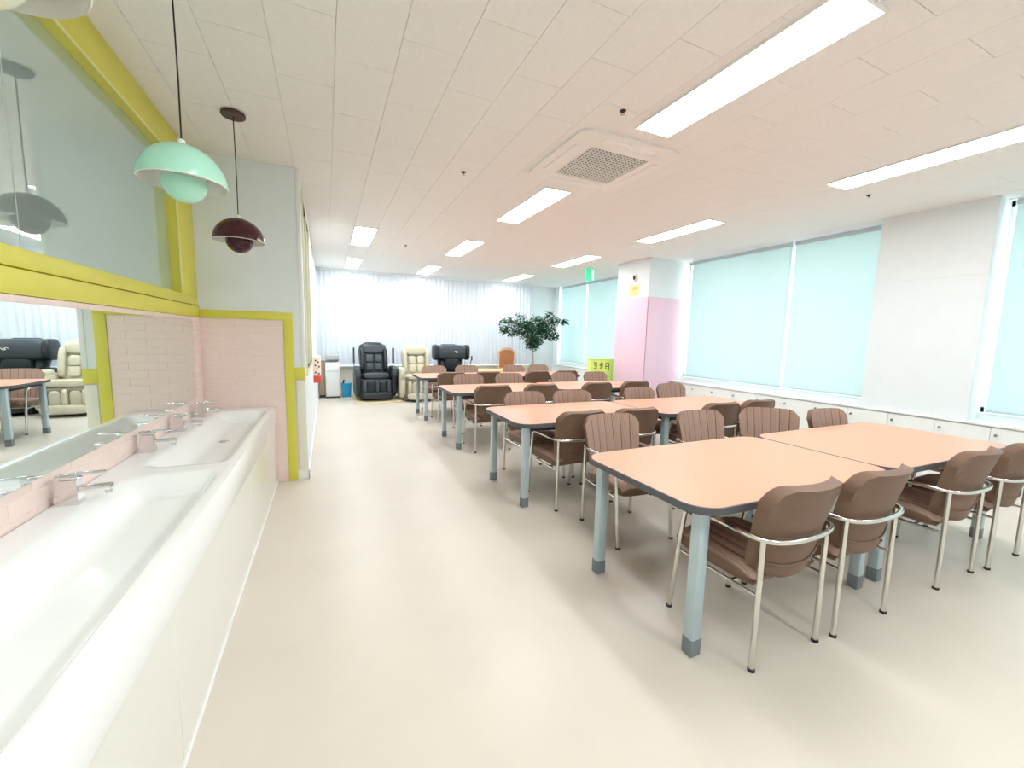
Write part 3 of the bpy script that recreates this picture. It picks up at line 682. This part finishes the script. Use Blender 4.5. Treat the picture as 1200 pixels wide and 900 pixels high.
# water purifier, bin, brown side cabinet, wall notice
t = thing('water_purifier', 'tall white water purifier with grey dispensing bay', 'water purifier', (.10, 10.15, 0))
MB().rbox(-.145, .145, -.19, .17, .03, .80, .012).build('body', 'white', t); MB().rbox(-.145, .145, -.19, .17, .86, .97, .012).build('head', 'greytop', t)
MB().box(-.14, .14, -.02, .165, .79, .87).build('dispensing_bay', 'greytop', t); MB().rbox(-.15, .15, -.195, .175, 0, .035, .004).build('plinth', 'dark', t)
for x in (-.05, .05): MB().tube([(x, -.1, .87), (x, -.1, .83)], .012, 8).build('tap', 'steel', t)
MB().rbox(-.12, .12, -.196, -.188, .60, .61, .001).build('panel_joint', 'greytop', t)
t = thing('storage_bin', 'small blue plastic bin beside the white water purifier', 'bin', (.385, 10.12, 0))
q = MB(); ra, rb = round_rect(-.095, .095, -.10, .10, .03, 3), round_rect(-.11, .11, -.12, .12, .03, 3); n = len(ra)
q.v = [(x, y, .0) for x, y in ra]+[(x, y, .31) for x, y in rb]+[(x*.94, y*.94, .31) for x, y in rb]+[(x*.94, y*.94, .015) for x, y in ra]
for a in range(3): q.f += [(a*n+i, a*n+(i+1) % n, (a+1)*n+(i+1) % n, (a+1)*n+i) for i in range(n)]
q.f += [tuple(range(n)), tuple(3*n+i for i in range(n))]; q.m = [0]*len(q.f); q.build('body', 'blue', t)
MB().rbox(-.115, .115, -.125, .125, .295, .318, .006).build('lid', 'blue', t)
MB().tube([(-.075, -.09, .31), (-.045, -.09, .40)], .018, 8).build('handle', 'dark', t)
t = thing('side_cabinet', 'narrow beige brown cabinet left of the water purifier', 'cabinet', (-.12, 10.3, 0))
MB().rbox(-.065, .065, -.22, .22, .06, .82, .006).build('body', 'brown', t); MB().box(-.06, .06, -.215, .215, 0, .06).build('plinth', 'dark', t); MB().rbox(-.055, .055, -.225, -.215, .3, .8, .002).build('door', 'brown', t)
t = thing('wall_rack', 'cream and red pamphlet rack on the corridor wall', 'rack', (XS, 7.2, .68))
MB().rbox(0, .10, -.2, .2, .0, .40, .004).build('body', 'paper', t); MB().rbox(-.0, .104, -.206, .206, .0, .11, .003).build('red_band', 'red', t)
for k, (x, z) in enumerate(((.03, .16), (.075, .14), (.05, .215), (.08, .25), (.03, .27), (.07, .32), (.035, .345))): MB().rbox(x-.011, x+.011, -.206, -.199, z-.012, z+.012, .002).build('printed_icon', 'ink', t)
